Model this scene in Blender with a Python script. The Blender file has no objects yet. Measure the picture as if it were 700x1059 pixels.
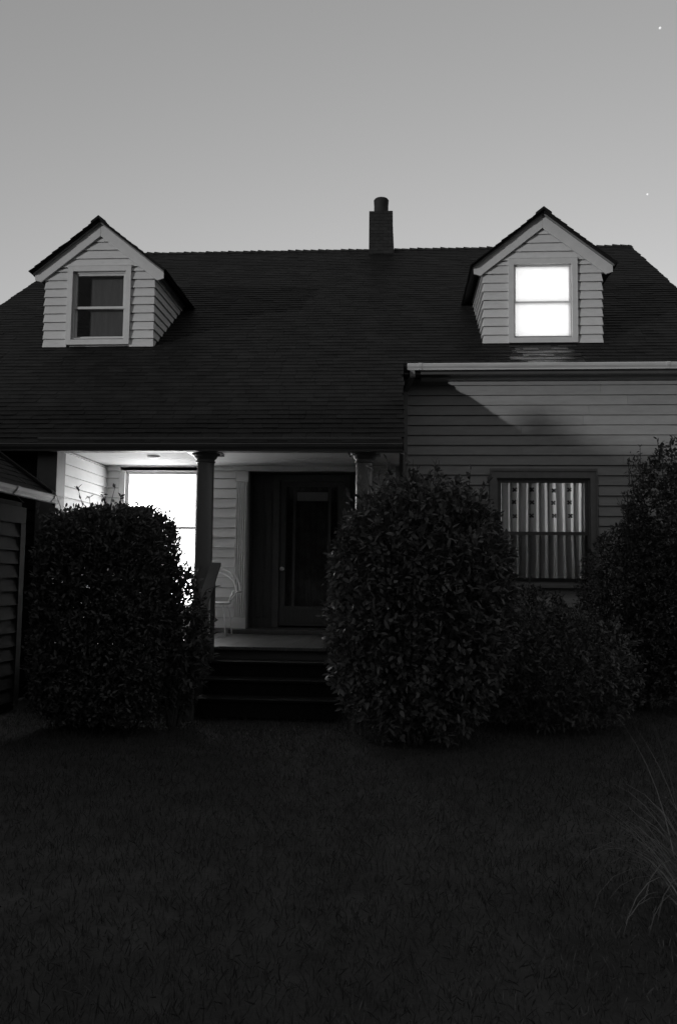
import bpy, math, random
import numpy as np
from mathutils import Vector, Matrix

S = bpy.context.scene
C = S.collection
R = math.radians
rnd = random.Random(7)

# ------------------------------------------------------------------ materials
def mat(name, v, rough=0.6, var=0.15, scale=6.0, stretch=(1, 1, 1), bump=0.0, bscale=60.0,
        island=0.0, spec=0.5, fleck=0.0, fleck_scale=3.0):
    m = bpy.data.materials.new(name); m.use_nodes = True
    nt = m.node_tree; N = nt.nodes; L = nt.links
    b = N['Principled BSDF']
    b.inputs['Roughness'].default_value = rough
    b.inputs['Specular IOR Level'].default_value = spec
    tc = N.new('ShaderNodeTexCoord'); mp = N.new('ShaderNodeMapping')
    mp.inputs['Scale'].default_value = stretch
    L.new(tc.outputs['Object'], mp.inputs['Vector'])
    nz = N.new('ShaderNodeTexNoise'); nz.inputs['Scale'].default_value = scale
    nz.inputs['Detail'].default_value = 6; nz.inputs['Roughness'].default_value = .6
    L.new(mp.outputs['Vector'], nz.inputs['Vector'])
    mr = N.new('ShaderNodeMapRange')
    mr.inputs['From Min'].default_value = .3; mr.inputs['From Max'].default_value = .7
    mr.inputs['To Min'].default_value = v * (1 - var); mr.inputs['To Max'].default_value = v * (1 + var)
    L.new(nz.outputs['Fac'], mr.inputs['Value'])
    out = mr.outputs['Result']
    if island:
        g = N.new('ShaderNodeNewGeometry'); m2 = N.new('ShaderNodeMapRange')
        m2.inputs['To Min'].default_value = 1 - island; m2.inputs['To Max'].default_value = 1 + island
        L.new(g.outputs['Random Per Island'], m2.inputs['Value'])
        mu = N.new('ShaderNodeMath'); mu.operation = 'MULTIPLY'
        L.new(out, mu.inputs[0]); L.new(m2.outputs['Result'], mu.inputs[1]); out = mu.outputs[0]
    if fleck:
        n2 = N.new('ShaderNodeTexNoise'); n2.inputs['Scale'].default_value = fleck_scale
        n2.inputs['Detail'].default_value = 8; n2.inputs['Roughness'].default_value = .75
        L.new(mp.outputs['Vector'], n2.inputs['Vector'])
        m3 = N.new('ShaderNodeMapRange')
        m3.inputs['From Min'].default_value = .58; m3.inputs['From Max'].default_value = .68
        m3.inputs['To Min'].default_value = 1; m3.inputs['To Max'].default_value = 1 - fleck
        L.new(n2.outputs['Fac'], m3.inputs['Value'])
        mu = N.new('ShaderNodeMath'); mu.operation = 'MULTIPLY'
        L.new(out, mu.inputs[0]); L.new(m3.outputs['Result'], mu.inputs[1]); out = mu.outputs[0]
    L.new(out, b.inputs['Base Color'])
    if bump:
        n3 = N.new('ShaderNodeTexNoise'); n3.inputs['Scale'].default_value = bscale
        n3.inputs['Detail'].default_value = 5
        L.new(mp.outputs['Vector'], n3.inputs['Vector'])
        bp = N.new('ShaderNodeBump'); bp.inputs['Strength'].default_value = bump
        bp.inputs['Distance'].default_value = .01
        L.new(n3.outputs['Fac'], bp.inputs['Height']); L.new(bp.outputs['Normal'], b.inputs['Normal'])
    return m

def mat_glass(name, refl=1.0, rough=0.02):
    m = bpy.data.materials.new(name); m.use_nodes = True
    nt = m.node_tree; N = nt.nodes; L = nt.links
    N.remove(N['Principled BSDF']); o = N['Material Output']
    t = N.new('ShaderNodeBsdfTransparent'); t.inputs['Color'].default_value = (.93, .93, .93, 1)
    g = N.new('ShaderNodeBsdfGlossy'); g.inputs['Roughness'].default_value = rough
    f = N.new('ShaderNodeFresnel'); f.inputs['IOR'].default_value = 1.5
    nz = N.new('ShaderNodeTexNoise'); nz.inputs['Scale'].default_value = 3.0
    bp = N.new('ShaderNodeBump'); bp.inputs['Strength'].default_value = .06; bp.inputs['Distance'].default_value = .01
    L.new(nz.outputs['Fac'], bp.inputs['Height']); L.new(bp.outputs['Normal'], g.inputs['Normal'])
    mx = N.new('ShaderNodeMixShader')
    ge = N.new('ShaderNodeNewGeometry'); sb = N.new('ShaderNodeMath'); sb.operation = 'SUBTRACT'; sb.inputs[0].default_value = 1; sb.use_clamp = True
    ml = N.new('ShaderNodeMath'); ml.operation = 'MULTIPLY'
    L.new(ge.outputs['Backfacing'], sb.inputs[1]); L.new(sb.outputs[0], ml.inputs[0]); L.new(f.outputs['Fac'], ml.inputs[1])
    L.new(ml.outputs[0], mx.inputs['Fac']); L.new(t.outputs[0], mx.inputs[1]); L.new(g.outputs[0], mx.inputs[2])
    L.new(mx.outputs[0], o.inputs['Surface'])
    return m

def mat_mix(name, trans, kind, v, noise=0):
    """part see-through, part cloth (screens, glow pane, curtains)"""
    m = bpy.data.materials.new(name); m.use_nodes = True
    nt = m.node_tree; N = nt.nodes; L = nt.links
    N.remove(N['Principled BSDF']); o = N['Material Output']
    t = N.new('ShaderNodeBsdfTransparent')
    d = N.new('ShaderNodeBsdfTranslucent' if kind == 'translucent' else 'ShaderNodeBsdfDiffuse')
    d.inputs['Color'].default_value = (v, v, v, 1)
    mx = N.new('ShaderNodeMixShader'); mx.inputs['Fac'].default_value = 1 - trans
    L.new(t.outputs[0], mx.inputs[1]); L.new(d.outputs[0], mx.inputs[2])
    L.new(mx.outputs[0], o.inputs['Surface'])
    return m

def mat_curtain(name, v, tr):
    m = bpy.data.materials.new(name); m.use_nodes = True
    nt = m.node_tree; N = nt.nodes; L = nt.links
    N.remove(N['Principled BSDF']); o = N['Material Output']
    a = N.new('ShaderNodeBsdfTranslucent'); d = N.new('ShaderNodeBsdfDiffuse')
    tc = N.new('ShaderNodeTexCoord'); w = N.new('ShaderNodeTexNoise'); w.inputs['Scale'].default_value = 160
    mr = N.new('ShaderNodeMapRange'); mr.inputs['To Min'].default_value = v * .8; mr.inputs['To Max'].default_value = v * 1.1
    L.new(tc.outputs['Object'], w.inputs['Vector']); L.new(w.outputs['Fac'], mr.inputs['Value'])
    L.new(mr.outputs['Result'], a.inputs['Color']); L.new(mr.outputs['Result'], d.inputs['Color'])
    mx = N.new('ShaderNodeMixShader'); mx.inputs['Fac'].default_value = tr
    L.new(d.outputs[0], mx.inputs[1]); L.new(a.outputs[0], mx.inputs[2]); L.new(mx.outputs[0], o.inputs['Surface'])
    return m

def mat_emit(name, strength, v=1.0, vary=0.0):
    m = bpy.data.materials.new(name); m.use_nodes = True
    nt = m.node_tree; N = nt.nodes; L = nt.links
    b = N['Principled BSDF']; b.inputs['Base Color'].default_value = (.8, .8, .8, 1); b.inputs['Roughness'].default_value = .9
    b.inputs['Emission Color'].default_value = (v, v, v, 1)
    b.inputs['Emission Strength'].default_value = strength
    if vary:
        tc = N.new('ShaderNodeTexCoord'); mp = N.new('ShaderNodeMapping'); mp.inputs['Scale'].default_value = (1, 1, 5)
        w = N.new('ShaderNodeTexNoise'); w.inputs['Scale'].default_value = 2.2; w.inputs['Detail'].default_value = 5
        mr = N.new('ShaderNodeMapRange'); mr.inputs['To Min'].default_value = strength * (1 - vary); mr.inputs['To Max'].default_value = strength * (1 + vary)
        L.new(tc.outputs['Object'], mp.inputs['Vector']); L.new(mp.outputs['Vector'], w.inputs['Vector'])
        L.new(w.outputs['Fac'], mr.inputs['Value']); L.new(mr.outputs['Result'], b.inputs['Emission Strength'])
    return m

def mat_leaf(name, v, rough=.4, tr=.25, spec=.5):
    m = bpy.data.materials.new(name); m.use_nodes = True
    nt = m.node_tree; N = nt.nodes; L = nt.links
    b = N['Principled BSDF']; o = N['Material Output']
    b.inputs['Roughness'].default_value = rough; b.inputs['Specular IOR Level'].default_value = spec
    g = N.new('ShaderNodeNewGeometry'); mr = N.new('ShaderNodeMapRange')
    mr.inputs['To Min'].default_value = v * .55; mr.inputs['To Max'].default_value = v * 1.5
    L.new(g.outputs['Random Per Island'], mr.inputs['Value']); L.new(mr.outputs['Result'], b.inputs['Base Color'])
    t = N.new('ShaderNodeBsdfTranslucent'); L.new(mr.outputs['Result'], t.inputs['Color'])
    mx = N.new('ShaderNodeMixShader'); mx.inputs['Fac'].default_value = tr
    L.new(b.outputs[0], mx.inputs[1]); L.new(t.outputs[0], mx.inputs[2]); L.new(mx.outputs[0], o.inputs['Surface'])
    return m

M = dict(
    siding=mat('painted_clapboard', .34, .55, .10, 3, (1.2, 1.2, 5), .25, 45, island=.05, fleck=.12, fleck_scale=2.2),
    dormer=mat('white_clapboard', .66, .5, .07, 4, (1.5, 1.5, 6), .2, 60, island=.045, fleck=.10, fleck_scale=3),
    trim=mat('white_trim_paint', .66, .45, .06, 8, (1, 1, 1), .12, 90),
    porchwhite=mat('porch_paint', .66, .5, .07, 3, (1.2, 1.2, 4), .2, 50, island=.04, fleck=.08),
    column=mat('column_gloss_paint', .15, .22, .08, 6, (1, 1, .4), .06, 70, spec=.7),
    greytrim=mat('grey_casing_paint', .20, .55, .12, 8, (1, 1, 1), .12, 90),
    plaster=mat('room_plaster', .45, .8, .05, 3),
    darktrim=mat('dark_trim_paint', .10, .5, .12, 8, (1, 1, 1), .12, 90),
    shingle=mat('dark_roof_shingle', .019, .6, .30, 3, (1, 1, 1), .3, 160, island=.22, spec=.08),
    wood=mat('dark_door_wood', .07, .45, .25, 8, (9, 9, .8), .15, 30),
    ceil=mat('porch_ceiling_boards', .50, .7, .06, 4, (1, 8, 1), .1, 40, island=.04, spec=.2),
    floor=mat('porch_floor_boards', .08, .45, .2, 6, (8, 1, 1), .2, 40, island=.12),
    rakegrey=mat('weathered_rake_trim', .22, .6, .15, 8, (1, 1, 1), .12, 90),
    lead=mat('dark_metal_flashing', .05, .3, .3, 12, (4, 1, 1), .5, 70, spec=.9),
    glint_gloss=mat('added_glossy_shingle', .014, .30, .4, 40, (.6, 6, 6), .25, 40, island=.4, spec=.24),  # glossier than the roof, for the added window-light streaks
    brick=mat('chimney_masonry', .02, .8, .3, 12, (1, 1, 1), .6, 40, island=.2),
    metal=mat('gutter_metal', .70, .4, .10, 5, (.6, 4, 4), .1, 40, fleck=.15, fleck_scale=4),
    iron=mat('painted_wrought_metal', .82, .4, .15, 20, (1, 1, 1), .1, 80),
    dark=mat('dark_interior', .03, .9, .1, 3),
    concrete=mat('dark_step_boards', .012, .85, .25, 8, (1, 1, 1), .5, 60, spec=.15),
    soil=mat('lawn_soil', .035, .95, .4, 3, (1, 1, 1), .8, 25),
    bark=mat('shrub_bark', .06, .85, .3, 20, (1, 1, .3), .5, 60),
    shed=mat('shed_boards', .018, .85, .15, 4, (1, 1, 4), .2, 50, island=.06, spec=.08),
    shedmetal=mat('weathered_gutter_metal', .28, .5, .15, 5, (4, .6, 4), .1, 40, fleck=.3, fleck_scale=4),
    shedtrim=mat('shed_dark_trim', .03, .85, .15, 8, (1, 1, 1), .12, 90, spec=.08),
    glass=mat_glass('window_glass'),
    screen=mat_mix('insect_screen_mesh', .55, 'diffuse', .05),
    glow_veil=mat_mix('translucent_glow_veil', .50, 'translucent', .95),  # translucent veil that imitates the window's glow over its sash
    curtain=mat_curtain('cotton_curtain', .6, .62),
    glass_lift=mat('grey_glass_lift', .05, .9, .45, 7, (1, 1, 1), .1, 60, fleck=.4, fleck_scale=5),  # grey of the sheet added to lighten the door glass
    cloth=mat('dim_curtain_cloth', .10, .9, .12, 5, (6, 6, .6), .2, 40),
    stitch=mat('dark_embroidery', .02, .9, .2, 60),
    blind=mat('pale_door_blind', .38, .8, .1, 8, (1, 1, 8)),
    shade_porch=mat_emit('glowing_window_shade', .37, 1, .05),
    shade_dormer=mat_emit('glowing_roller_shade', .050, 1, .16),
    lamp=mat_emit('lamp_globe', 3.2),
    star=mat_emit('star_light', .03),
    leaf=mat_leaf('broad_evergreen_leaf', .10, .75, .15, .08),
    leaf2=mat_leaf('glossy_shrub_leaf', .10, .5, .15, .18),
    leaf3=mat_leaf('conifer_leaf', .10, .75, .2, .08),
    grass=mat_leaf('lawn_blade', .065, .9, .3, .03),
    straw=mat_leaf('dry_grass_blade', .10, .6, .2, .2),
)

# ------------------------------------------------------------------ mesh builder
class MB:
    def __init__(s): s.v = []; s.f = []
    def poly(s, pts):
        i = len(s.v); s.v += [tuple(p) for p in pts]; s.f.append(tuple(range(i, i + len(pts)))); return s
    def hexa(s, p):   # 8 points: bottom loop 0-3, top loop 4-7
        i = len(s.v); s.v += [tuple(q) for q in p]
        for f in ((3, 2, 1, 0), (4, 5, 6, 7), (0, 1, 5, 4), (1, 2, 6, 5), (2, 3, 7, 6), (3, 0, 4, 7)):
            s.f.append(tuple(i + k for k in f))
        return s
    def box(s, x0, x1, y0, y1, z0, z1):
        return s.hexa([(x0, y0, z0), (x1, y0, z0), (x1, y1, z0), (x0, y1, z0), (x0, y0, z1), (x1, y0, z1), (x1, y1, z1), (x0, y1, z1)])
    def prism(s, loop, d):
        """extrude a planar loop by vector d"""
        n = len(loop); i = len(s.v); d = Vector(d)
        s.v += [tuple(p) for p in loop] + [tuple(Vector(p) + d) for p in loop]
        s.f.append(tuple(i + k for k in reversed(range(n)))); s.f.append(tuple(i + n + k for k in range(n)))
        for k in range(n):
            s.f.append((i + k, i + (k + 1) % n, i + n + (k + 1) % n, i + n + k))
        return s
    def tube(s, pts, r, n=8, r1=None, caps=True):
        pts = [Vector(p) for p in pts]; m = len(pts); base = len(s.v); prev = None
        for k, p in enumerate(pts):
            t = (pts[min(k + 1, m - 1)] - pts[max(k - 1, 0)]).normalized()
            if prev is None:
                a = Vector((0, 0, 1)) if abs(t.z) < .9 else Vector((1, 0, 0))
                u = t.cross(a).normalized()
            else:
                u = (prev - t * prev.dot(t)).normalized()
            prev = u; w = t.cross(u)
            rr = r if r1 is None else r + (r1 - r) * k / max(1, m - 1)
            for j in range(n):
                a = 2 * math.pi * j / n
                s.v.append(tuple(p + (u * math.cos(a) + w * math.sin(a)) * rr))
        for k in range(m - 1):
            for j in range(n):
                s.f.append((base + k * n + j, base + k * n + (j + 1) % n, base + (k + 1) * n + (j + 1) % n, base + (k + 1) * n + j))
        if caps:
            s.f.append(tuple(base + j for j in reversed(range(n)))); s.f.append(tuple(base + (m - 1) * n + j for j in range(n)))
        return s
    def lathe(s, c, prof, n=20):
        base = len(s.v); m = len(prof)
        for r, z in prof:
            for j in range(n):
                a = 2 * math.pi * j / n
                s.v.append((c[0] + r * math.cos(a), c[1] + r * math.sin(a), c[2] + z))
        for k in range(m - 1):
            for j in range(n):
                s.f.append((base + k * n + j, base + k * n + (j + 1) % n, base + (k + 1) * n + (j + 1) % n, base + (k + 1) * n + j))
        s.f.append(tuple(base + j for j in reversed(range(n)))); s.f.append(tuple(base + (m - 1) * n + j for j in range(n)))
        return s

ROOT = {}
def root_of(o):
    while o.parent: o = o.parent
    return o
def obj(name, mb, m, parent=None, bevel=0, smooth=False, label=None):
    me = bpy.data.meshes.new(name)
    off = Vector((0, 0, 0))
    if parent is not None: off = root_of(parent).location
    vs = [(v[0] - off.x, v[1] - off.y, v[2] - off.z) for v in mb.v]
    me.from_pydata(vs, [], mb.f); me.update()
    me.materials.append(M[m] if isinstance(m, str) else m)
    if smooth: me.polygons.foreach_set('use_smooth', [True] * len(me.polygons))
    o = bpy.data.objects.new(name, me); C.objects.link(o)
    if parent is not None: o.parent = parent
    if bevel:
        b = o.modifiers.new('bevel', 'BEVEL'); b.width = bevel; b.segments = 2; b.limit_method = 'ANGLE'
    if label: o['label'] = label
    return o
def thing(name, label, cat, loc, group=None):
    o = bpy.data.objects.new(name, None); C.objects.link(o)
    o.location = loc; o.empty_display_size = .3
    o['label'] = label; o['category'] = cat
    if group: o['group'] = group
    return o
def struct(name, mb, m, kind='structure'):
    o = obj(name, mb, m); o['kind'] = kind; return o

# ------------------------------------------------------------------ generators
def siding(mb, org, u, n, z0, z1, exp, span, holes=(), flare=0.0, out=.030, seed=1, joint=3.2):
    """lapped boards. org: 3D origin, u: horizontal dir, n: outward normal; span(z)->(u0,u1) or None"""
    rr = random.Random(seed); org = Vector(org); u = Vector(u); n = Vector(n)
    z = z0
    while z < z1 - .01:
        zt = min(z + exp, z1)
        a, b = span(z + .002), span(zt - .002)
        if a is None: break
        if b is None: b = ((a[0] + a[1]) / 2 - .004, (a[0] + a[1]) / 2 + .004)
        segs = [(a[0], a[1], b[0], b[1])]
        for (h0, h1, hz0, hz1) in holes:
            if hz0 < (z + zt) / 2 < hz1:
                new = []
                for (p0, p1, q0, q1) in segs:
                    if h1 <= p0 or h0 >= p1: new.append((p0, p1, q0, q1)); continue
                    if h0 > p0 + .01: new.append((p0, h0, q0, h0))
                    if h1 < p1 - .01: new.append((h1, p1, h1, q1))
                segs = new
        fin = []
        for (p0, p1, q0, q1) in segs:
            if p1 - p0 > joint:
                c = p0 + (p1 - p0) * rr.uniform(.3, .7)
                fin += [(p0, c - .0012, q0, c - .0012), (c + .0012, p1, c + .0012, q1)]
            else: fin.append((p0, p1, q0, q1))
        for (p0, p1, q0, q1) in fin:
            d0 = out + rr.uniform(-.0025, .0025); d1 = .005 + rr.uniform(-.001, .001)
            dz = rr.uniform(-.002, .002)
            fl0 = flare if abs(p0 - a[0]) < 1e-6 else 0; fl1 = flare if abs(p1 - a[1]) < 1e-6 else 0
            def P(uu, zz, d): return org + u * uu + Vector((0, 0, zz)) + n * d
            zz = z + dz + .006
            mb.hexa([P(p0 - fl0, zz, d0), P(p1 + fl1, zz, d0), P(p1 + fl1, zz, -.01), P(p0 - fl0, zz, -.01),
                     P(q0, zt - .001, d1), P(q1, zt - .001, d1), P(q1, zt - .001, -.01), P(q0, zt - .001, -.01)])
        z += exp
    return mb

def shingles(mb, O, U, V, N, span, v0, v1, exp=.14, w=.24, t=.014, seed=3):
    """courses of separate shingles on a slope: point = O+U*u+V*v, span(v)->(u0,u1)"""
    rr = random.Random(seed); O = Vector(O); U = Vector(U).normalized(); V = Vector(V).normalized(); N = Vector(N).normalized()
    v = v0
    while v < v1:
        u0, u1 = span(v); vt = min(v + exp + .02, v1 + .02)
        u = u0 + rr.uniform(-.01, .012) ; first = True
        off = rr.uniform(.2, 1.0)
        while u < u1 - .01:
            ww = w * rr.uniform(.75, 1.25) * (off if first else 1); first = False
            e = min(u + ww, u1 + rr.uniform(-.012, .01))
            tt = t * rr.uniform(.8, 1.35); dv = rr.uniform(-.006, .006)
            def P(a, b, c): return O + U * a + V * b + N * c
            g = .002
            mb.hexa([P(u + g, v + dv, -.002), P(e - g, v + dv, -.002), P(e - g, vt, -.004), P(u + g, vt, -.004),
                     P(u + g, v + dv, tt), P(e - g, v + dv, tt), P(e - g, vt, .003), P(u + g, vt, .003)])
            u = e
            if u1 - u < .03: break
        v += exp
    return mb

# ------------------------------------------------------------------ the house
RT = .70                                        # main roof rise per metre
CO, SI = 1 / math.sqrt(1 + RT * RT), RT / math.sqrt(1 + RT * RT)
def zr(y): return 4.86 + RT * y                 # roof surface height
XL, XR = -7.40, 5.06
YP, YW, YRIDGE = -2.55, -.42, 5.65
FZ = .67
house = thing('house', 'white clapboard storey-and-a-half house with two dormers, dark shingle roof and lit windows', 'house', (-1.2, 0, 0))

# main roof: front slope of shingles, back slope, deck, ridge caps
mb = MB()
L0 = (YRIDGE - YP) / CO
vw = (YW - YP) / CO
def span_main(v):
    return (XL, .09) if v < vw else (XL, XR)
shingles(mb, (0, YP, zr(YP)), (1, 0, 0), (0, CO, SI), (0, -SI, CO), span_main, 0, L0 - .02, .14, .24, .011, 5)
roof = obj('main_roof', mb, 'shingle', house)
mb = MB()
def slab(mb, x0, x1, y0, y1, th=.09, gap=.006):
    mb.hexa([(x0, y0, zr(y0) - th), (x1, y0, zr(y0) - th), (x1, y1, zr(y1) - th), (x0, y1, zr(y1) - th),
             (x0, y0, zr(y0) - gap), (x1, y0, zr(y0) - gap), (x1, y1, zr(y1) - gap), (x0, y1, zr(y1) - gap)])
slab(mb, XL + .01, .08, YP + .01, YW, .09)
slab(mb, XL + .01, XR - .01, YW + .002, YRIDGE, .09)
zb = zr(YRIDGE)
mb.hexa([(XL, YRIDGE + .002, zb - .09), (XR, YRIDGE + .002, zb - .09), (XR, YRIDGE + 6.0, zb - 4.29), (XL, YRIDGE + 6.0, zb - 4.29),
         (XL, YRIDGE + .002, zb), (XR, YRIDGE + .002, zb), (XR, YRIDGE + 6.0, zb - 4.2), (XL, YRIDGE + 6.0, zb - 4.2)])
obj('roof_deck', mb, 'shingle', roof)
mb = MB(); x = XL
while x < XR - .02:
    e = min(x + .17, XR); a = rnd.uniform(.022, .045); b = rnd.uniform(.006, .014); zc = zr(YRIDGE)
    for sgn in (-1, 1):
        mb.hexa([(x, YRIDGE, zc + .0), (e + .02, YRIDGE, zc), (e + .02, YRIDGE + sgn * .15, zc - .105), (x, YRIDGE + sgn * .15, zc - .105),
                 (x, YRIDGE, zc + a), (e + .02, YRIDGE, zc + b), (e + .02, YRIDGE + sgn * .15, zc - .105 + b), (x, YRIDGE + sgn * .15, zc - .105 + a)])
    x = e
obj('ridge_cap', mb, 'shingle', roof)
# rake trim of main roof
for xx, y0 in ((XL + .06, YP), (XR - .10, YW)):
    mb = MB()
    mb.hexa([(xx, y0 + .03, zr(y0 + .03) - .26), (xx + .04, y0 + .03, zr(y0 + .03) - .26), (xx + .04, YRIDGE, zr(YRIDGE) - .26), (xx, YRIDGE, zr(YRIDGE) - .26),
             (xx, y0 + .03, zr(y0 + .03) - .092), (xx + .04, y0 + .03, zr(y0 + .03) - .092), (xx + .04, YRIDGE, zr(YRIDGE) - .092), (xx, YRIDGE, zr(YRIDGE) - .092)])
    obj('rake_board', mb, 'darktrim', roof)

# structural shell (behind the boards); openings are real holes
def wall_y(mb, x0, x1, z0, z1, y0, y1, holes):
    xs = sorted({x0, x1} | {h[0] for h in holes} | {h[1] for h in holes})
    for a, b in zip(xs[:-1], xs[1:]):
        cuts = [(h[2], h[3]) for h in holes if h[0] <= a + 1e-6 and h[1] >= b - 1e-6]
        z = z0
        for c0, c1 in sorted(cuts):
            if c0 > z: mb.box(a, b, y0, y1, z, c0)
            z = c1
        if z < z1: mb.box(a, b, y0, y1, z, z1)
    return mb
H_room = (-4.10, -2.98, .98, 3.07)
H_door = (-2.21, -.55, FZ, 3.08)
H_wing = (1.46, 2.80, 1.43, 2.98)
holes0 = [H_room, H_door, H_wing]
mb = MB()
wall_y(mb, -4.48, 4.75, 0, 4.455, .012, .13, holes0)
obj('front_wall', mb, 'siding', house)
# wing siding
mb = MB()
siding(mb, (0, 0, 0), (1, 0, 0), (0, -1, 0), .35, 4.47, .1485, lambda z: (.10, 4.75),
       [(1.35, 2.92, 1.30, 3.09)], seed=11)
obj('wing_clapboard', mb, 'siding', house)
# porch back wall boards
mb = MB()
siding(mb, (0, 0, 0), (1, 0, 0), (0, -1, 0), FZ + .06, 3.14, .1485, lambda z: (-4.38, -2.40),
       [(-4.20, -2.90, .86, 3.16)], seed=12)
obj('porch_clapboard', mb, 'porchwhite', house)
mb = MB()
siding(mb, (0, 0, 0), (1, 0, 0), (0, -1, 0), FZ + .06, 3.14, .1485, lambda z: (-.34, -.02), seed=15)
obj('porch_clapboard', mb, 'porchwhite', house)
# porch left side wall, facing the porch
mb = MB()
siding(mb, (-4.40, 0, 0), (0, 1, 0), (1, 0, 0), FZ + .06, 3.14, .1485, lambda z: (-2.02, -.03), seed=13)
mb.box(-4.55, -4.411, -2.30, .01, 0, 3.13)
obj('porch_side_wall', mb, 'porchwhite', house)
mb = MB()
mb.box(-4.44, -4.375, -2.19, -2.02, FZ, 3.14)
obj('side_wall_trim', mb, 'trim', house, .004)
mb = MB(); mb.box(-4.40, -4.372, -.029, .0, FZ, 3.14)
obj('corner_trim', mb, 'trim', house, .004)
# enclosed room left of the porch
mb = MB()
siding(mb, (0, -2.32, 0), (1, 0, 0), (0, -1, 0), .2, 3.0, .1485, lambda z: (-7.1, -4.36), seed=14)
mb.box(-7.1, -4.4, -2.305, -2.2, 0, 3.02)
obj('side_room_wall', mb, 'shed', house)
mb = MB()
mb.prism([(-7.12, -2.2, 0), (-7.12, 11.2, 0), (-7.12, 11.2, 4.7), (-7.12, YRIDGE, zr(YRIDGE) - .1), (-7.12, -2.2, zr(-2.2) - .1)], (.12, 0, 0))
mb.prism([(4.75, .012, 0), (4.75, 11.2, 0), (4.75, 11.2, 4.7), (4.75, YRIDGE, zr(YRIDGE) - .1), (4.75, .012, zr(.012) - .1)], (.12, 0, 0))
mb.box(-7.1, 4.85, 11.08, 11.2, 0, 4.6)
obj('gable_wall', mb, 'siding', house)
mb = MB()
mb.box(-7.0, 4.74, .135, 11.05, 4.30, 4.40)           # upper floor
mb.box(-7.0, 4.74, .135, 11.05, .50, .62)             # lower floor
obj('upper_floor', mb, 'dark', house)
mb = MB()
mb.box(.55, .65, .135, 5.0, .62, 4.30); mb.box(-2.95, -2.85, .14, 5.0, .62, 4.30); mb.box(-7.0, 4.74, 5.0, 5.1, .62, 4.3)
obj('interior_wall', mb, 'plaster', house)
# foundation below the porch, floor, ceiling
mb = MB(); y = -2.42; k = 0
x = -4.38
while x < -.02:
    e = min(x + .10, -.01)
    mb.box(x + .001, e - .001, -2.44 + rnd.uniform(-.004, .004), -.002, FZ - .035, FZ + rnd.uniform(-.0015, .0015)); x = e
obj('porch_floor', mb, 'floor', house)
mb = MB(); mb.box(-4.36, -.02, -2.36, -2.26, 0, FZ - .04); mb.box(-.10, -.02, -2.26, .0, 0, FZ - .04)
obj('porch_skirt', mb, 'darktrim', house)
mb = MB(); y = -2.24
while y < -.02:
    e = min(y + .085, -.01); mb.box(-4.40, .03, y + .0015, e - .0015, 3.148 + rnd.uniform(0, .002), 3.17); y = e
obj('porch_ceiling', mb, 'ceil', house)
mb = MB(); mb.box(-4.37, -.02, -.045, -.022, 3.075, 3.145); mb.box(-4.37, -.02, -.06, -.024, 3.128, 3.1465)
obj('ceiling_trim', mb, 'trim', house, .003)
mb = MB(); mb.lathe((-3.36, -1.05, 3.147), [(.085, 0), (.085, -.012), (.06, -.03), (.015, -.04)], 20)
obj('porch_light', mb, 'metal', house, smooth=True)
# beam over the columns
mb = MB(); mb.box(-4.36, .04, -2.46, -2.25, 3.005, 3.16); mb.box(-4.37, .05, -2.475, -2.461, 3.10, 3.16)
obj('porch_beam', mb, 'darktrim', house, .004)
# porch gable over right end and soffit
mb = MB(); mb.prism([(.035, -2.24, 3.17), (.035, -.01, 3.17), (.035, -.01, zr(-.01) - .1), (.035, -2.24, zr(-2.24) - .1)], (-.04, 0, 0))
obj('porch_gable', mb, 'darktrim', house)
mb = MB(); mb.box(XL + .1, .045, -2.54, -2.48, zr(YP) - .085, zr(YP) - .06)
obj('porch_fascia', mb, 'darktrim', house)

def gutter(name, x0, x1, ytop, ztop, depth, h, m, parent, along='x', hang=()):
    """ogee gutter; outer face towards -y (or +x for along='y')"""
    prof = [(0, 0), (-depth, 0), (-depth - .006, -.012), (-depth, -.022), (-depth * .93, -.45 * h), (-depth * .66, -.78 * h), (-depth * .6, -h), (0, -h)]
    inner = [(-.004, -h + .004), (-depth * .6 + .004, -h + .004), (-depth * .66 + .004, -.78 * h), (-depth * .93 + .006, -.45 * h), (-depth + .006, -.02), (-depth + .008, -.004)]
    loop2 = [prof[0]] + [(-.004, 0)] + inner + [prof[1]] + prof[2:]
    mb = MB()
    def P(a, s): return (a, ytop + s[0], ztop + s[1]) if along == 'x' else (ytop - s[0], a, ztop + s[1])
    n = len(loop2); i = len(mb.v)
    mb.v += [P(x0, s) for s in loop2] + [P(x1, s) for s in loop2]
    for k in range(n): mb.f.append((i + k, i + (k + 1) % n, i + n + (k + 1) % n, i + n + k))
    for xx, d in ((x0, .003), (x1, -.003)):
        mb.prism([P(xx, s) for s in prof], (d, 0, 0) if along == 'x' else (0, d, 0))
    for xx in hang:                               # seams
        loop = [P(xx, (s[0] * 1.05 - .003, s[1] * 1.03 + .003)) for s in prof]
        mb.prism(loop, (.05, 0, 0) if along == 'x' else (0, .05, 0))
    return obj(name, mb, m, parent)
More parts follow.
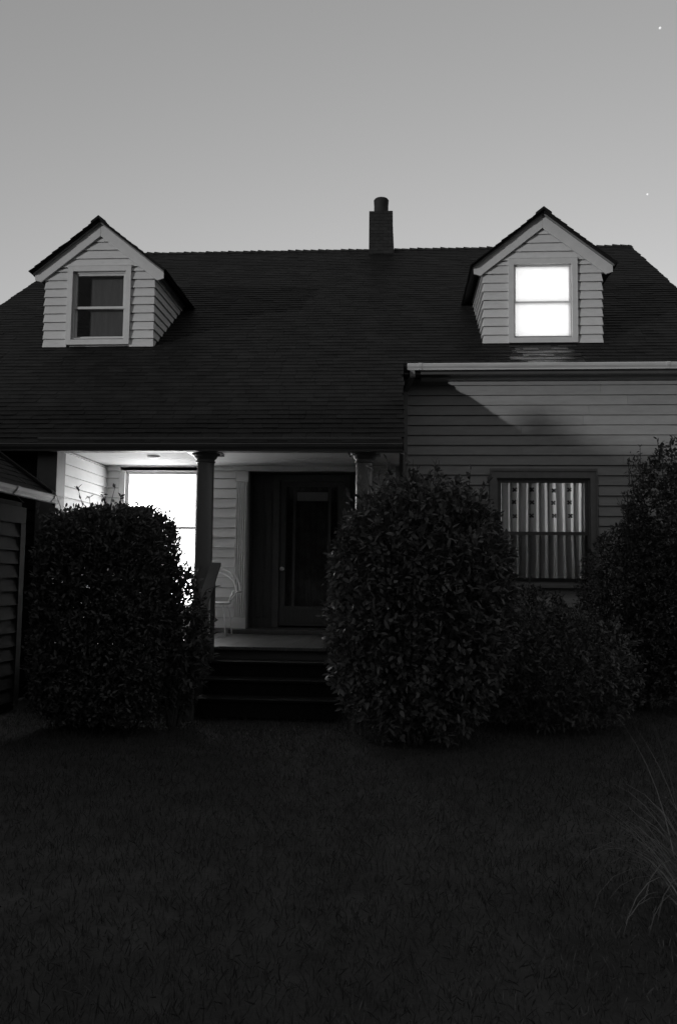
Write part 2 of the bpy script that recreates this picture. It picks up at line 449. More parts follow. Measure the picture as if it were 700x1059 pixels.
# wing eave: soffit, fascia, moulding, gutter, downspout
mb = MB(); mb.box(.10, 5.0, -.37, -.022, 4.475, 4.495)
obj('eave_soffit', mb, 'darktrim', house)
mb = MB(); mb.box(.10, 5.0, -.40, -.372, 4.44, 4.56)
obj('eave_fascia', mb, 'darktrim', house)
mb = MB(); mb.prism([(.35, -.022, 4.473), (.35, -.075, 4.473), (.35, -.06, 4.455), (.35, -.03, 4.44), (.35, -.022, 4.425)], (4.4, 0, 0))
mb.box(.35, 4.75, -.30, -.27, 4.463, 4.474)
obj('eave_moulding', mb, 'trim', house)
g = gutter('wing_gutter', .14, 5.05, -.402, 4.572, .115, .085, 'metal', house, hang=(.30, 3.76))
mb = MB()
def sq(mb, pts, a, b):
    """rectangular pipe along points in the x-z plane"""
    for p, q in zip(pts[:-1], pts[1:]):
        p, q = Vector(p), Vector(q); d = (q - p).normalized(); u = Vector((d.z, 0, -d.x)) if abs(d.z) > .05 else Vector((0, 0, 1))
        if u.length < .5: u = Vector((1, 0, 0))
        u.normalize(); w = d.cross(u).normalized(); p = p - d * .012; q = q + d * .012
        mb.hexa([p - u * a - w * b, p + u * a - w * b, p + u * a + w * b, p - u * a + w * b, q - u * a - w * b, q + u * a - w * b, q + u * a + w * b, q - u * a + w * b])
sq(mb, [(.215, -.45, 4.48), (.215, -.45, 4.40), (.12, -.08, 4.28), (.12, -.075, .25), (.12, -.25, .12)], .036, .027)
obj('downspout', mb, 'greytrim', g, .004)
mb = MB(); mb.box(.035, .098, -.03, .0, .3, 4.42)
obj('corner_board', mb, 'darktrim', house)
gutter('porch_gutter', XL + .02, .07, YP + .002, zr(YP) - .012, .10, .09, 'darktrim', house)

# porch columns
def column(xc, yc):
    mb = MB()
    mb.lathe((xc, yc, 0), [(.14, FZ), (.14, FZ + .10), (.125, FZ + .115), (.118, FZ + .15), (.107, FZ + .17), (.107, 1.6), (.103, 2.84), (.103, 2.86)], 32)
    c = obj('porch_column', mb, 'column', house, smooth=True)
    e = c.modifiers.new('split', 'EDGE_SPLIT'); e.split_angle = R(40)
    mb = MB()
    mb.lathe((xc, yc, 0), [(.106, 2.861), (.118, 2.868), (.120, 2.882), (.108, 2.890), (.110, 2.905), (.130, 2.918), (.138, 2.935), (.142, 2.942), (.165, 2.955), (.176, 2.968)], 32)
    cp = obj('column_capital', mb, 'column', c, smooth=True)
    mb = MB(); mb.box(xc - .19, xc + .19, yc - .19, yc + .19, 2.969, 3.004)
    obj('capital_block', mb, 'column', c, .004)
column(-2.315, -2.345); column(-.39, -2.345)
mb = MB(); mb.box(-4.37, -4.12, -2.46, -2.20, FZ, 3.004)
obj('corner_post', mb, 'darktrim', house, .005)

# ------------------------------------------------------------------ windows
def frame(mb, x0, x1, z0, z1, w, y0, y1, wb=None, wt=None):
    wb = w if wb is None else wb; wt = w if wt is None else wt
    mb.box(x0, x0 + w, y0, y1, z0, z1); mb.box(x1 - w, x1, y0, y1, z0, z1)
    mb.box(x0 + w, x1 - w, y0, y1, z0, z0 + wb); mb.box(x0 + w, x1 - w, y0, y1, z1 - wt, z1)
    return mb
def window(name, x0, x1, z0, z1, zm, y, cw, m_case, m_sash, parent, sill=True, head=.0, sw=.045, ystep=0, bot=.075):
    """double-hung window: casing outside the opening x0..x1,z0..z1, upper and lower sash, panes"""
    mb = MB()
    frame(mb, x0 - cw, x1 + cw, z0 - (.0 if sill else cw), z1 + cw + head, cw, y - .045 + ystep, y - .002, wb=.001 if sill else None, wt=cw + head)
    mb.box(x0 - cw - .004, x0 - cw + .018, y - .058, y - .046, z0, z1 + cw); mb.box(x1 + cw - .018, x1 + cw + .004, y - .058, y - .046, z0, z1 + cw)
    mb.box(x0 - cw - .004, x1 + cw + .004, y - .058, y - .046, z1 + cw + .001, z1 + cw + .02 + head)
    # jambs in the depth of the wall
    frame(mb, x0 + .001, x1 - .001, z0 + .001, z1 - .001, .018, y - .001, y + .14)
    if not sill: mb.box(x0 + .02, x1 - .02, y - .03, y + .03, z0 + .019, z0 + .030)
    if sill: mb.box(x0 - cw, x1 + cw, y - .075, y + .03, z0 - .045, z0 - .001)
    wn = obj(name, mb, m_case, parent, .003)
    mb = MB(); frame(mb, x0 + .02, x1 - .02, zm - .02, z1 - .02, sw, y + .012, y + .042, wb=.04)
    obj('upper_sash', mb, m_sash, wn, .003)
    mb = MB(); frame(mb, x0 + .02, x1 - .02, z0 + .02, zm + .022, sw, y + .048, y + .078, wb=bot, wt=.042)
    obj('lower_sash', mb, m_sash, wn, .003)
    mb = MB(); mb.box(x0 + .05, x1 - .05, y + .026, y + .029, zm + .0, z1 - .05)
    obj('pane', mb, 'glass', wn)
    mb = MB(); mb.box(x0 + .05, x1 - .05, y + .062, y + .065, z0 + .08, zm)
    obj('pane', mb, 'glass', wn)
    return wn

# porch living-room window
wn = window('porch_window', -4.10, -2.98, .98, 3.07, 2.215, 0, .085, 'trim', 'trim', house, sw=.03)
mb = MB(); mb.box(-4.095, -2.985, .10, .105, 1.0, 3.05)
obj('window_shade', mb, 'shade_porch', wn)
# wing window with dark trim
ww = window('wing_window', 1.46, 2.80, 1.43, 2.98, 2.18, 0, .10, 'greytrim', 'darktrim', house, head=.02)
mb = MB(); frame(mb, 1.48, 2.78, 1.45, 2.17, .02, -.001, .008)
sc = obj('screen_frame', mb, 'darktrim', ww)
mb = MB(); mb.box(1.50, 2.76, .002, .004, 1.47, 2.15)
obj('insect_screen', mb, 'screen', ww)
mb = MB(); mb.lathe((3.75, .95, 2.75), [(.02, .16), (.10, .13), (.14, 0), (.10, -.11), (.02, -.14)][::-1], 16); mb.tube([(3.75, .95, 2.9), (3.75, .95, 4.28)], .01, 6)
obj('ceiling_lamp', mb, 'lamp', house, smooth=True)
# curtain (hangs inside: a thing of its own) with embroidered crosses
cur = thing('curtain', 'pleated pale curtain with dark embroidered crosses behind the downstairs right window', 'curtain', (2.13, .15, 1.4))
fx = []; x = 1.47
widths = [.11, .13, .125, .14, .155, .115, .125, .125, .13, .115, .10]
def fold(x):
    a = 1.45; 
    for i, w in enumerate(widths):
        if x <= a + w or i == len(widths) - 1:
            t = ((x - a) / w) ; t = t / .72 * .5 if t < .72 else .5 + (t - .72) / .28 * .5; amp = (.034, .03, .036, .024, .04, .03, .036, .028, .034, .03, .03)[i]
            return .155 - amp * math.cos(2 * math.pi * t) + .010 * math.sin(9 * t + i)
        a += w
mb = MB(); nx, nz = 220, 14
for k in range(nz + 1):
    z = 1.40 + 1.62 * k / nz
    for i in range(nx + 1):
        x = 1.45 + 1.37 * i / nx
        mb.v.append((x + .006 * math.sin(2.1 * z + x * 7), fold(x) + .006 * math.sin(z * 3 + x * 5), z))
for k in range(nz):
    for i in range(nx):
        a = k * (nx + 1) + i; mb.f.append((a, a + 1, a + nx + 2, a + nx + 1))
obj('cloth', mb, 'curtain', cur, smooth=True)
for cx in (1.74, 1.99, 2.315, 2.545):
    for cz in (2.825, 2.640, 2.440):
        mb = MB(); x0 = cx + rnd.uniform(-.012, .012); zz = cz + rnd.uniform(-.008, .008)
        yy = min(fold(x0 + d) for d in (-.02, 0, .02)) - .012
        for dx, dz in ((-.019, .017), (.019, .018), (-.018, -.018), (.018, -.017), (0, 0)):
            r = .0155 if dx else .014
            loop = [(x0 + dx + r * math.cos(a) * rnd.uniform(.85, 1.15), yy, zz + dz + r * math.sin(a) * rnd.uniform(.85, 1.15)) for a in [i * math.pi / 4 for i in range(8)]]
            mb.prism(loop[::-1], (0, .002, 0))
        obj('embroidered_cross', mb, 'stitch', cur)

# door in its recess
mb = MB()
mb.box(-2.33, -2.215, .02, .62, FZ, 3.10); mb.box(-.545, -.43, .02, .62, FZ, 3.10)          # reveals
mb.box(-2.215, -.545, .02, .62, 3.09, 3.16)
mb.box(-2.215, -1.90, .47, .60, FZ, 3.09); mb.box(-.72, -.545, .47, .60, FZ, 3.09)
for xx in (-2.15, -2.02): mb.box(xx, xx + .09, .455, .469, FZ + .2, 2.95)
obj('door_recess', mb, 'wood', house, .004)
door = None
mb = MB()
frame(mb, -1.80, -.82, .75, 3.0, .09, .50, .55, wb=.30, wt=.10)
mb.box(-1.60, -1.565, .50, .55, 1.05, 2.90); mb.box(-1.055, -1.02, .50, .55, 1.05, 2.90)
mb.box(-1.66, -.96, .49, .499, .80, 1.0)
door = obj('front_door', mb, 'wood', house, .004)
mb = MB(); frame(mb, -1.90, -.72, FZ + .05, 3.08, .095, .44, .52, wb=.001)
obj('door_frame', mb, 'darktrim', door, .004)
for a, b in ((-1.71, -1.60), (-1.565, -1.055), (-1.02, -.91)):
    mb = MB(); mb.box(a, b, .523, .528, 1.05, 2.90); obj('pane', mb, 'glass', door)
mb = MB()
for k in range(5): mb.hexa([(-1.55, .56, 2.68 + k * .028), (-1.07, .56, 2.68 + k * .028), (-1.07, .575, 2.69 + k * .028), (-1.55, .575, 2.69 + k * .028),
                            (-1.55, .562, 2.705 + k * .028), (-1.07, .562, 2.705 + k * .028), (-1.07, .577, 2.71 + k * .028), (-1.55, .577, 2.71 + k * .028)])
obj('door_blind', mb, 'blind', door)
mb = MB()
for k in range(60):
    a = -1.72 + .82 * k / 60; f = lambda t: .60 + .006 * math.sin(t * 60) + .003 * math.sin(t * 131)
    b_ = a + .82 / 60
    mb.hexa([(a, f(a), 1.02), (b_, f(b_), 1.02), (b_, f(b_) + .003, 1.02), (a, f(a) + .003, 1.02), (a, f(a), 2.92), (b_, f(b_), 2.92), (b_, f(b_) + .003, 2.92), (a, f(a) + .003, 2.92)])
obj('added_lift_sheet', mb, 'glass_lift', door)  # invented backing sheet, lifts the dark glass in place of reflections
mb = MB(); mb.lathe((0, 0, 0), [(.028, 0), (.03, .02), (.012, .03), (.012, .05), (.03, .06), (.034, .075), (.02, .09)], 12)
mb.v = [(-1.75 + v[0], .50 - v[2], 1.62 + v[1]) for v in mb.v]
obj('door_knob', mb, 'iron', door, smooth=True)
mb = MB(); mb.box(-2.42, -.34, -.30, .46, FZ + .002, FZ + .06)
obj('door_threshold', mb, 'wood', house, .006)
# fluted pilasters and the head board
for a in (-2.395, -.52):
    mb = MB(); mb.box(a, a + .175, -.03, .005, FZ + .06, 3.07)
    for k in range(5): mb.box(a + .006 + k * .033, a + .028 + k * .033, -.062, -.031, FZ + .23, 2.90)
    mb.box(a - .008, a + .183, -.066, -.031, FZ + .06, FZ + .22); mb.box(a - .008, a + .183, -.066, -.031, 2.91, 3.065)
    obj('pilaster', mb, 'porchwhite', house, .004)
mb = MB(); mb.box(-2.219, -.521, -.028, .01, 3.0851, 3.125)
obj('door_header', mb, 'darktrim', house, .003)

# ------------------------------------------------------------------ dormers
def dormer(cx, lit):
    yf = .33; hw = .885; zt = 6.36; zb_ = zr(yf) - .005; zrd = 7.135; sl = .785; Yb = (zrd - 4.86) / RT
    wx0, wx1 = (cx - .43, cx + .43)
    mb = MB()
    def zroof(x): return zrd - sl * abs(x - cx) - .10
    # shell of the dormer: front with hole, cheeks
    if lit: wx0, wx1 = cx - .435, cx + .435
    oz0, oz1 = (5.175, 6.325) if lit else (5.205, 6.315)
    w = (wx0, wx1, oz0 - .01, oz1 + .01)
    wall_y(mb, cx - hw + .01, cx + hw - .01, zb_ - .1, 6.36, yf + .012, yf + .10, [w])
    mb.prism([(cx - hw + .01, yf + .012, 6.36), (cx + hw - .01, yf + .012, 6.36), (cx, yf + .012, 7.02)], (0, .088, 0))
    for s in (-1, 1):
        xx = cx + s * (hw - .01)
        mb.prism([(xx, yf + .012, zb_ - .05), (xx, yf + .012, 6.38), (xx, (6.38 - 4.86) / RT, 6.38)], (-s * .08, 0, 0))
    d = obj('dormer', mb, 'dormer', house)
    mb = MB()
    def span_front(z):
        if z < 6.36: return (cx - hw, cx + hw)
        h = (7.02 - z) / sl
        return (cx - h, cx + h) if h > .02 else None
    siding(mb, (0, yf, 0), (1, 0, 0), (0, -1, 0), zb_, 6.38, .1365, lambda z: (cx - hw, cx + hw), [(wx0 - .08, wx1 + .08, 5.0, 6.42)], flare=.014, seed=int(cx * 10) + 50)
    siding(mb, (0, yf, 0), (1, 0, 0), (0, -1, 0), 6.392, 6.98, .1365, span_front, seed=int(cx * 10) + 51)
    obj('front_clapboard', mb, 'dormer', d)
    for s in (-1, 1):
        mb = MB()
        def span_ch(z): return (yf, max(yf + .03, (z - 4.86) / RT + .04))
        siding(mb, (cx + s * hw, 0, 0), (0, 1, 0), (s, 0, 0), zb_, 6.40, .1365, span_ch, seed=int(cx * 10) + 60 + s)
        obj('cheek_clapboard', mb, 'dormer', d)
    # roof: deck + shingles, overhanging front by .20
    yo = .18; ew = 1.075; co = 1 / math.sqrt(1 + sl * sl); si = sl * co
    mb = MB(); mdeck = MB()
    for s in (-1, 1):
        O = Vector((cx + s * ew, 0, zrd - sl * ew)); V = Vector((-s * co, 0, si)); N_ = Vector((s * si, 0, co))
        def span_d(v):
            z = zrd - sl * ew + v * si
            return (yo - .03, (z - 4.86) / RT + .08)
        shingles(mb, O, (0, 1, 0), V, N_, span_d, -.03, ew / co - .01, .12, .22, .014, int(cx * 7) + s)
        q = lambda x, y, off: (x, y, zrd - sl * abs(x - cx) + off)
        xe = cx + s * ew
        mdeck.hexa([q(xe, yo, -.024), q(cx, yo, -.024), q(cx, Yb, -.024), q(xe, (zrd - sl * ew - 4.86) / RT, -.024),
                    q(xe, yo, -.004), q(cx, yo, -.004), q(cx, Yb + .1, -.004), q(xe, (zrd - sl * ew - 4.86) / RT + .1, -.004)])
    y = yo - .035                                   # ridge caps
    while y < Yb:
        for s in (-1, 1):
            mb.hexa([(cx, y, zrd), (cx, y + .17, zrd), (cx + s * .12, y + .17, zrd - .12 * sl), (cx + s * .12, y, zrd - .12 * sl),
                     (cx, y, zrd + .042), (cx, y + .17, zrd + .02), (cx + s * .12, y + .17, zrd - .12 * sl + .02), (cx + s * .12, y, zrd - .12 * sl + .042)])
        y += .15
    rf = obj('dormer_roof', mb, 'shingle', d)
    # boxed eaves: soffit under the deck, rake boards, small moulding under the shingles
    mb = MB()
    for s in (-1, 1):                                # sloping soffit behind the rake board
        q = lambda x, y, off: (x, y, zrd - sl * abs(x - cx) + off)
        a, b = cx + s * (ew - .02), cx + s * .002
        mb.hexa([q(a, yf - .034, -.06), q(b, yf - .034, -.06), q(b, yf + .01, -.06), q(a, yf + .01, -.06),
                 q(a, yf - .034, -.032), q(b, yf - .034, -.032), q(b, yf + .01, -.032), q(a, yf + .01, -.032)])
    mb.v += mdeck.v and []
    obj('dormer_soffit', mb, 'darktrim', d)
    mb2 = MB(); n0 = 0
    mb2.v = mdeck.v; mb2.f = mdeck.f
    obj('dormer_deck', mb2, 'shingle', d)
    for s in (-1, 1):
        a = cx + s * (ew - .03); b = cx + s * .001
        q = lambda x, off: zrd - sl * abs(x - cx) + off
        mb = MB(); t0, wv = -.042, .205; yb = yf - .065                # rake board, level cut at the eave
        loop = [(b, yb, q(b, t0)), (b, yb, q(b, t0 - wv)), (cx + s * (ew - .13), yb, q(cx + s * (ew - .13), t0 - wv)), (a, yb, q(a, t0) - .095), (a, yb, q(a, t0))]
        if s > 0: loop = loop[::-1]
        mb.prism(loop, (0, .028, 0))
        obj('dormer_rake', mb, 'trim', d, .003)
        mb = MB(); yb = yf - .11                                    # crown strip under the shingles
        loop = [(b, yb, q(b, -.025)), (b, yb, q(b, -.048)), (a + s * .012, yb, q(a + s * .012, -.048)), (a + s * .012, yb, q(a + s * .012, -.025))]
        if s > 0: loop = loop[::-1]
        mb.prism(loop, (0, .044, 0))
        obj('rake_moulding', mb, 'rakegrey', d, .003)
    # window
    wn = window('dormer_window', wx0, wx1, oz0, oz1, 5.74, yf, .083, 'trim', 'trim', d.parent, sill=False, ystep=-.012, sw=.016 if lit else .034, bot=.03 if lit else .055)
    mb = MB()
    if lit:
        mb.box(wx0 + .003, wx1 - .003, yf + .125, yf + .129, oz0 + .004, oz1 - .004)
        obj('window_shade', mb, 'shade_dormer', wn)
        mb = MB(); mb.box(wx0 + .02, wx1 - .02, yf + .0, yf + .003, oz0 + .022, oz1 - .022)
        obj('added_glow_pane', mb, 'glow_veil', wn)  # invented pane, spreads the shade's glow across the meeting rail
    else:
        for k in range(40):
            a = wx0 + .22 + .60 * k / 40; b_ = wx0 + .22 + .60 * (k + 1) / 40
            f = lambda t: yf + .16 + .0022 * math.sin(t * 21) + .001 * math.sin(t * 53)
            mb.hexa([(a, f(a), 5.30), (b_, f(b_), 5.30), (b_, f(b_) + .004, 5.30), (a, f(a) + .004, 5.30), (a, f(a), 6.29), (b_, f(b_), 6.29), (b_, f(b_) + .004, 6.29), (a, f(a) + .004, 6.29)])
        obj('window_curtain', mb, 'cloth', wn)
    # overlay added under the lit window only
    # glossier shingles from dormer foot to eave, added to show streaks of window light
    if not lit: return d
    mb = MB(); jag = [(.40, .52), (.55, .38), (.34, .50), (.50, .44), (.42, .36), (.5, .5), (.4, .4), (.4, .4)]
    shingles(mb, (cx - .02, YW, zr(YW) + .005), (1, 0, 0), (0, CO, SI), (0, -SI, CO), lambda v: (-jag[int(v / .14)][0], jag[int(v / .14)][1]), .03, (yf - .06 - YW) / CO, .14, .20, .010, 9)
    obj('added_glint_shingles', mb, 'glint_gloss', d)
    return d
dormer(-4.735, False)
dormer(2.205, True)

# chimney
mb = MB()
ze = 9.54; yc = 5.55; z = 8.2; k = 0
while z < ze - .01:
    zt = min(z + .075, ze); g = .0; wl = -.645 - .0; wr = -.10 - .035 * (z - 8.8) / .75
    j = .004 if k % 2 else 0
    xx = wl + (0.0 if k % 2 else -.0)
    x = wl; first = True
    while x < wr - .01:
        wb_ = (.105 if (first and k % 2) else .21); e = min(x + wb_, wr); first = False
        o = rnd.uniform(-.004, .004)
        mb.box(x + .003, e - .003, yc - .27 + o, yc + .27 + o, z + .003, zt - .003); x = e
    z = zt; k += 1
mb.box(-.635, -.125, yc - .26, yc + .26, 8.2, ze - .006)
chim = obj('chimney', mb, 'brick', house)
mb = MB(); mb.lathe((-.385, yc, ze - .005), [(.155, 0), (.165, .04), (.175, .075), (.160, .10), (.158, .22), (.165, .32), (.168, .36), (.15, .385), (.10, .405), (.03, .412)], 24)
obj('chimney_pot', mb, 'brick', chim, smooth=True)
# stairs
mb = MB()
for k in range(3):
    z = FZ - (k + 1) * .1675
    mb.box(-2.12, -.62, -2.452 - (k + 1) * .29, -2.452 - k * .29, 0, z)
    mb.box(-2.14, -.60, -2.452 - (k + 1) * .29 - .025, -2.454 - k * .29, z + .0005, z + .03)
obj('porch_stair', mb, 'concrete', house, .005)

# ------------------------------------------------------------------ handrail
hr = thing('handrail', 'dark sloping wooden handrail beside the porch steps and left column', 'handrail', (-2.15, -3.0, 0))
mb = MB()
p, q = Vector((-2.13, -2.46, 1.66)), Vector((-2.13, -3.62, .83))
mb.hexa([(p.x - .06, p.y, p.z - .04), (p.x + .06, p.y, p.z - .04), (q.x + .06, q.y, q.z - .04), (q.x - .06, q.y, q.z - .04),
         (p.x - .06, p.y, p.z), (p.x + .06, p.y, p.z), (q.x + .06, q.y, q.z), (q.x - .06, q.y, q.z)])
obj('rail', mb, 'darktrim', hr, .006)
mb = MB(); mb.box(-2.155, -2.115, -2.57, -2.53, .50, 1.585); obj('post', mb, 'darktrim', hr, .004)
mb = MB(); mb.box(-2.17, -2.09, -3.60, -3.52, 0, .85); obj('post', mb, 'darktrim', hr, .004)
mb = MB(); mb.tube([(-2.19, -2.50, .69), (-2.19, -2.50, 1.56)], .011, 6); obj('rod', mb, 'iron', hr)

# ------------------------------------------------------------------ patio chair
ch = thing('patio_chair', 'round backed metal patio chair against the porch wall', 'chair', (-2.60, -.45, FZ))
zc = FZ + .001
def arc(hw_, top, y0, yb, n=22, taper=.62):
    pts = []
    for k in range(n + 1):
        a = math.pi * k / n
        pts.append((-2.60 - hw_ * math.cos(a), yb, zc + top - hw_ * (1 - math.sin(a)) ))
    low = [(-2.60 - hw_ * taper, y0, zc + .45), (-2.60 - hw_ * .86, y0 + (yb - y0) * .5, zc + .60)]
    end = [(-2.60 + hw_ * .86, y0 + (yb - y0) * .5, zc + .60), (-2.60 + hw_ * taper, y0, zc + .45)]
    return low + pts + end
mb = MB(); mb.tube(arc(.345, .945, -.36, -.22), .0145, 8); obj('back_hoop', mb, 'iron', ch, smooth=True)
mb = MB(); mb.tube(arc(.285, .875, -.37, -.24, taper=.70), .0125, 8); obj('inner_hoop', mb, 'iron', ch, smooth=True)
mb = MB(); mb.lathe((-2.60, -.56, zc + .43), [(.235, 0), (.26, .008), (.262, .022), (.245, .03), (.10, .02), (.01, .018)], 28)
obj('seat', mb, 'iron', ch, smooth=True)
for sx, sy in ((-1, -1), (1, -1), (-1, 1), (1, 1)):
    mb = MB(); mb.tube([(-2.60 + sx * .19, -.56 + sy * .15, zc + .428), (-2.60 + sx * .23, -.56 + sy * .20, zc + .2), (-2.60 + sx * .245, -.56 + sy * .23, zc + .0)], .010, 6)
    obj('leg', mb, 'iron', ch, smooth=True)

# ------------------------------------------------------------------ shed at the left
shed = thing('shed', 'low dark garden shed with a pale gutter at the left edge', 'shed', (-5.4, -5.0, 0))
SX, SZ, sy0, sy1 = -3.93, 2.40, -7.2, -2.98
mb = MB(); slz = .70; c_ = 1 / math.sqrt(1 + slz * slz); s_ = slz * c_
shingles(mb, (SX, 0, SZ), (0, 1, 0), (-c_, 0, s_), (s_, 0, c_), lambda v: (sy0, sy1), 0, 1.85, .13, .22, .012, 77)
rf = obj('shed_roof', mb, 'shingle', shed)
mb = MB()
xr_ = SX - 1.85 * c_; zr_ = SZ + 1.85 * s_
mb.prism([(SX, sy0, SZ - .05), (SX, sy0, SZ - .004), (xr_, sy0, zr_ - .004), (xr_, sy0, zr_ - .05)], (0, sy1 - sy0, 0))
mb.prism([(xr_ - .001, sy0, zr_ - .05), (xr_ - .001, sy0, zr_ - .004), (xr_ - 1.5, sy0, zr_ - 1.05), (xr_ - 1.5, sy0, zr_ - 1.10)], (0, sy1 - sy0, 0))
obj('roof_deck', mb, 'shingle', rf)
mb = MB()
mb.prism([(SX + .01, sy1 - .05, SZ + .016), (SX + .01, sy1 - .05, SZ + .045), (xr_, sy1 - .05, zr_ + .05), (xr_, sy1 - .05, zr_ + .016)], (0, .07, 0))
mb.prism([(SX + .01, sy1 + .021, SZ - .12), (SX + .01, sy1 + .021, SZ + .045), (xr_, sy1 + .021, zr_ + .05), (xr_, sy1 + .021, zr_ - .12)], (0, .02, 0))
obj('rake_flashing', mb, 'shed', shed)
gutter('shed_gutter', sy0, sy1 + .02, SX - .005, SZ - .012, .10, .085, 'shedmetal', shed, along='y', hang=(-4.05, -3.15))
mb = MB()
siding(mb, (-4.20, 0, 0), (0, 1, 0), (1, 0, 0), .1, 2.22, .15, lambda z: (sy0 + .1, -3.16), [(-4.7, -3.72, 0, 2.02)], seed=91)
mb.box(-4.32, -4.212, sy0 + .1, -3.75, 0, 2.3); mb.box(-4.32, -4.212, -3.75, -3.14, 0, 2.3)
mb.box(-6.7, -4.33, -3.2, -3.10, 0, 2.3)
obj('shed_wall', mb, 'shed', shed)
mb = MB(); mb.prism([(-4.2, -3.15, 2.3), (-6.7, -3.15, 2.3), (xr_, -3.15, zr_ - .06)], (0, .05, 0)); obj('shed_gable', mb, 'shed', shed)
mb = MB(); mb.box(-4.205, -4.165, sy0 + .1, -3.12, 2.06, 2.24); obj('shed_frieze', mb, 'shedtrim', shed, .004)
mb = MB(); mb.box(-4.215, -4.165, -3.24, -3.12, .05, 2.055); obj('corner_board', mb, 'shedtrim', shed, .004)
mb = MB(); mb.box(-4.20, -4.16, -3.81, -3.72, 0, 2.055); mb.box(-4.20, -4.16, -4.72, -4.63, 0, 2.055); mb.box(-4.20, -4.16, -4.63, -3.81, 1.96, 2.055)
dr = obj('shed_door', mb, 'shedtrim', shed, .004)
mb = MB(); mb.box(-4.205, -4.18, -4.63, -3.81, .02, 1.96)
for zz in (.2, 1.1): mb.box(-4.179, -4.172, -4.5, -3.94, zz, zz + .7)
obj('door_leaf', mb, 'wood', dr)

# ------------------------------------------------------------------ foliage
def leaf_mesh(P, D, Nn, ln, wd, droop=.15):
    """P base points, D directions, Nn normals (n,3); ln, wd (n,). 6-vertex leaves."""
    n = len(P); D = D / np.linalg.norm(D, axis=1, keepdims=True)
    Sd = np.cross(D, Nn); Sd /= np.maximum(np.linalg.norm(Sd, axis=1, keepdims=True), 1e-6)
    Nn = np.cross(Sd, D)
    l = ln[:, None]; w = wd[:, None]
    V = np.empty((n, 6, 3))
    V[:, 0] = P
    V[:, 1] = P + D * l * .35 - Sd * w * .46 + Nn * w * .12
    V[:, 2] = P + D * l * .35 + Sd * w * .46 + Nn * w * .12
    V[:, 3] = P + D * l * .70 - Sd * w * .42 - Nn * l * droop * .3
    V[:, 4] = P + D * l * .70 + Sd * w * .42 - Nn * l * droop * .3
    V[:, 5] = P + D * l - Nn * l * droop
    base = np.arange(n) * 6
    return V.reshape(-1, 3), base
def foliage_obj(name, V, base, m, parent):
    tri1 = np.stack([base, base + 2, base + 1], 1); tri2 = np.stack([base + 3, base + 4, base + 5], 1)
    quad = np.stack([base + 1, base + 2, base + 4, base + 3], 1)
    faces = tri1.tolist() + tri2.tolist() + quad.tolist()
    mb = MB(); mb.v = V.tolist(); mb.f = faces
    return obj(name, mb, m, parent, smooth=True)
def lump(rng, k=7, g=1.0):
    dirs = rng.normal(size=(k, 3)); dirs /= np.linalg.norm(dirs, axis=1, keepdims=True)
    amp = rng.uniform(-.16, .2, k) * g; sh = rng.uniform(3, 9, k)
    return lambda d: 1 + sum(a * np.exp(s * (d @ q - 1)) for a, s, q in zip(amp, sh, dirs))
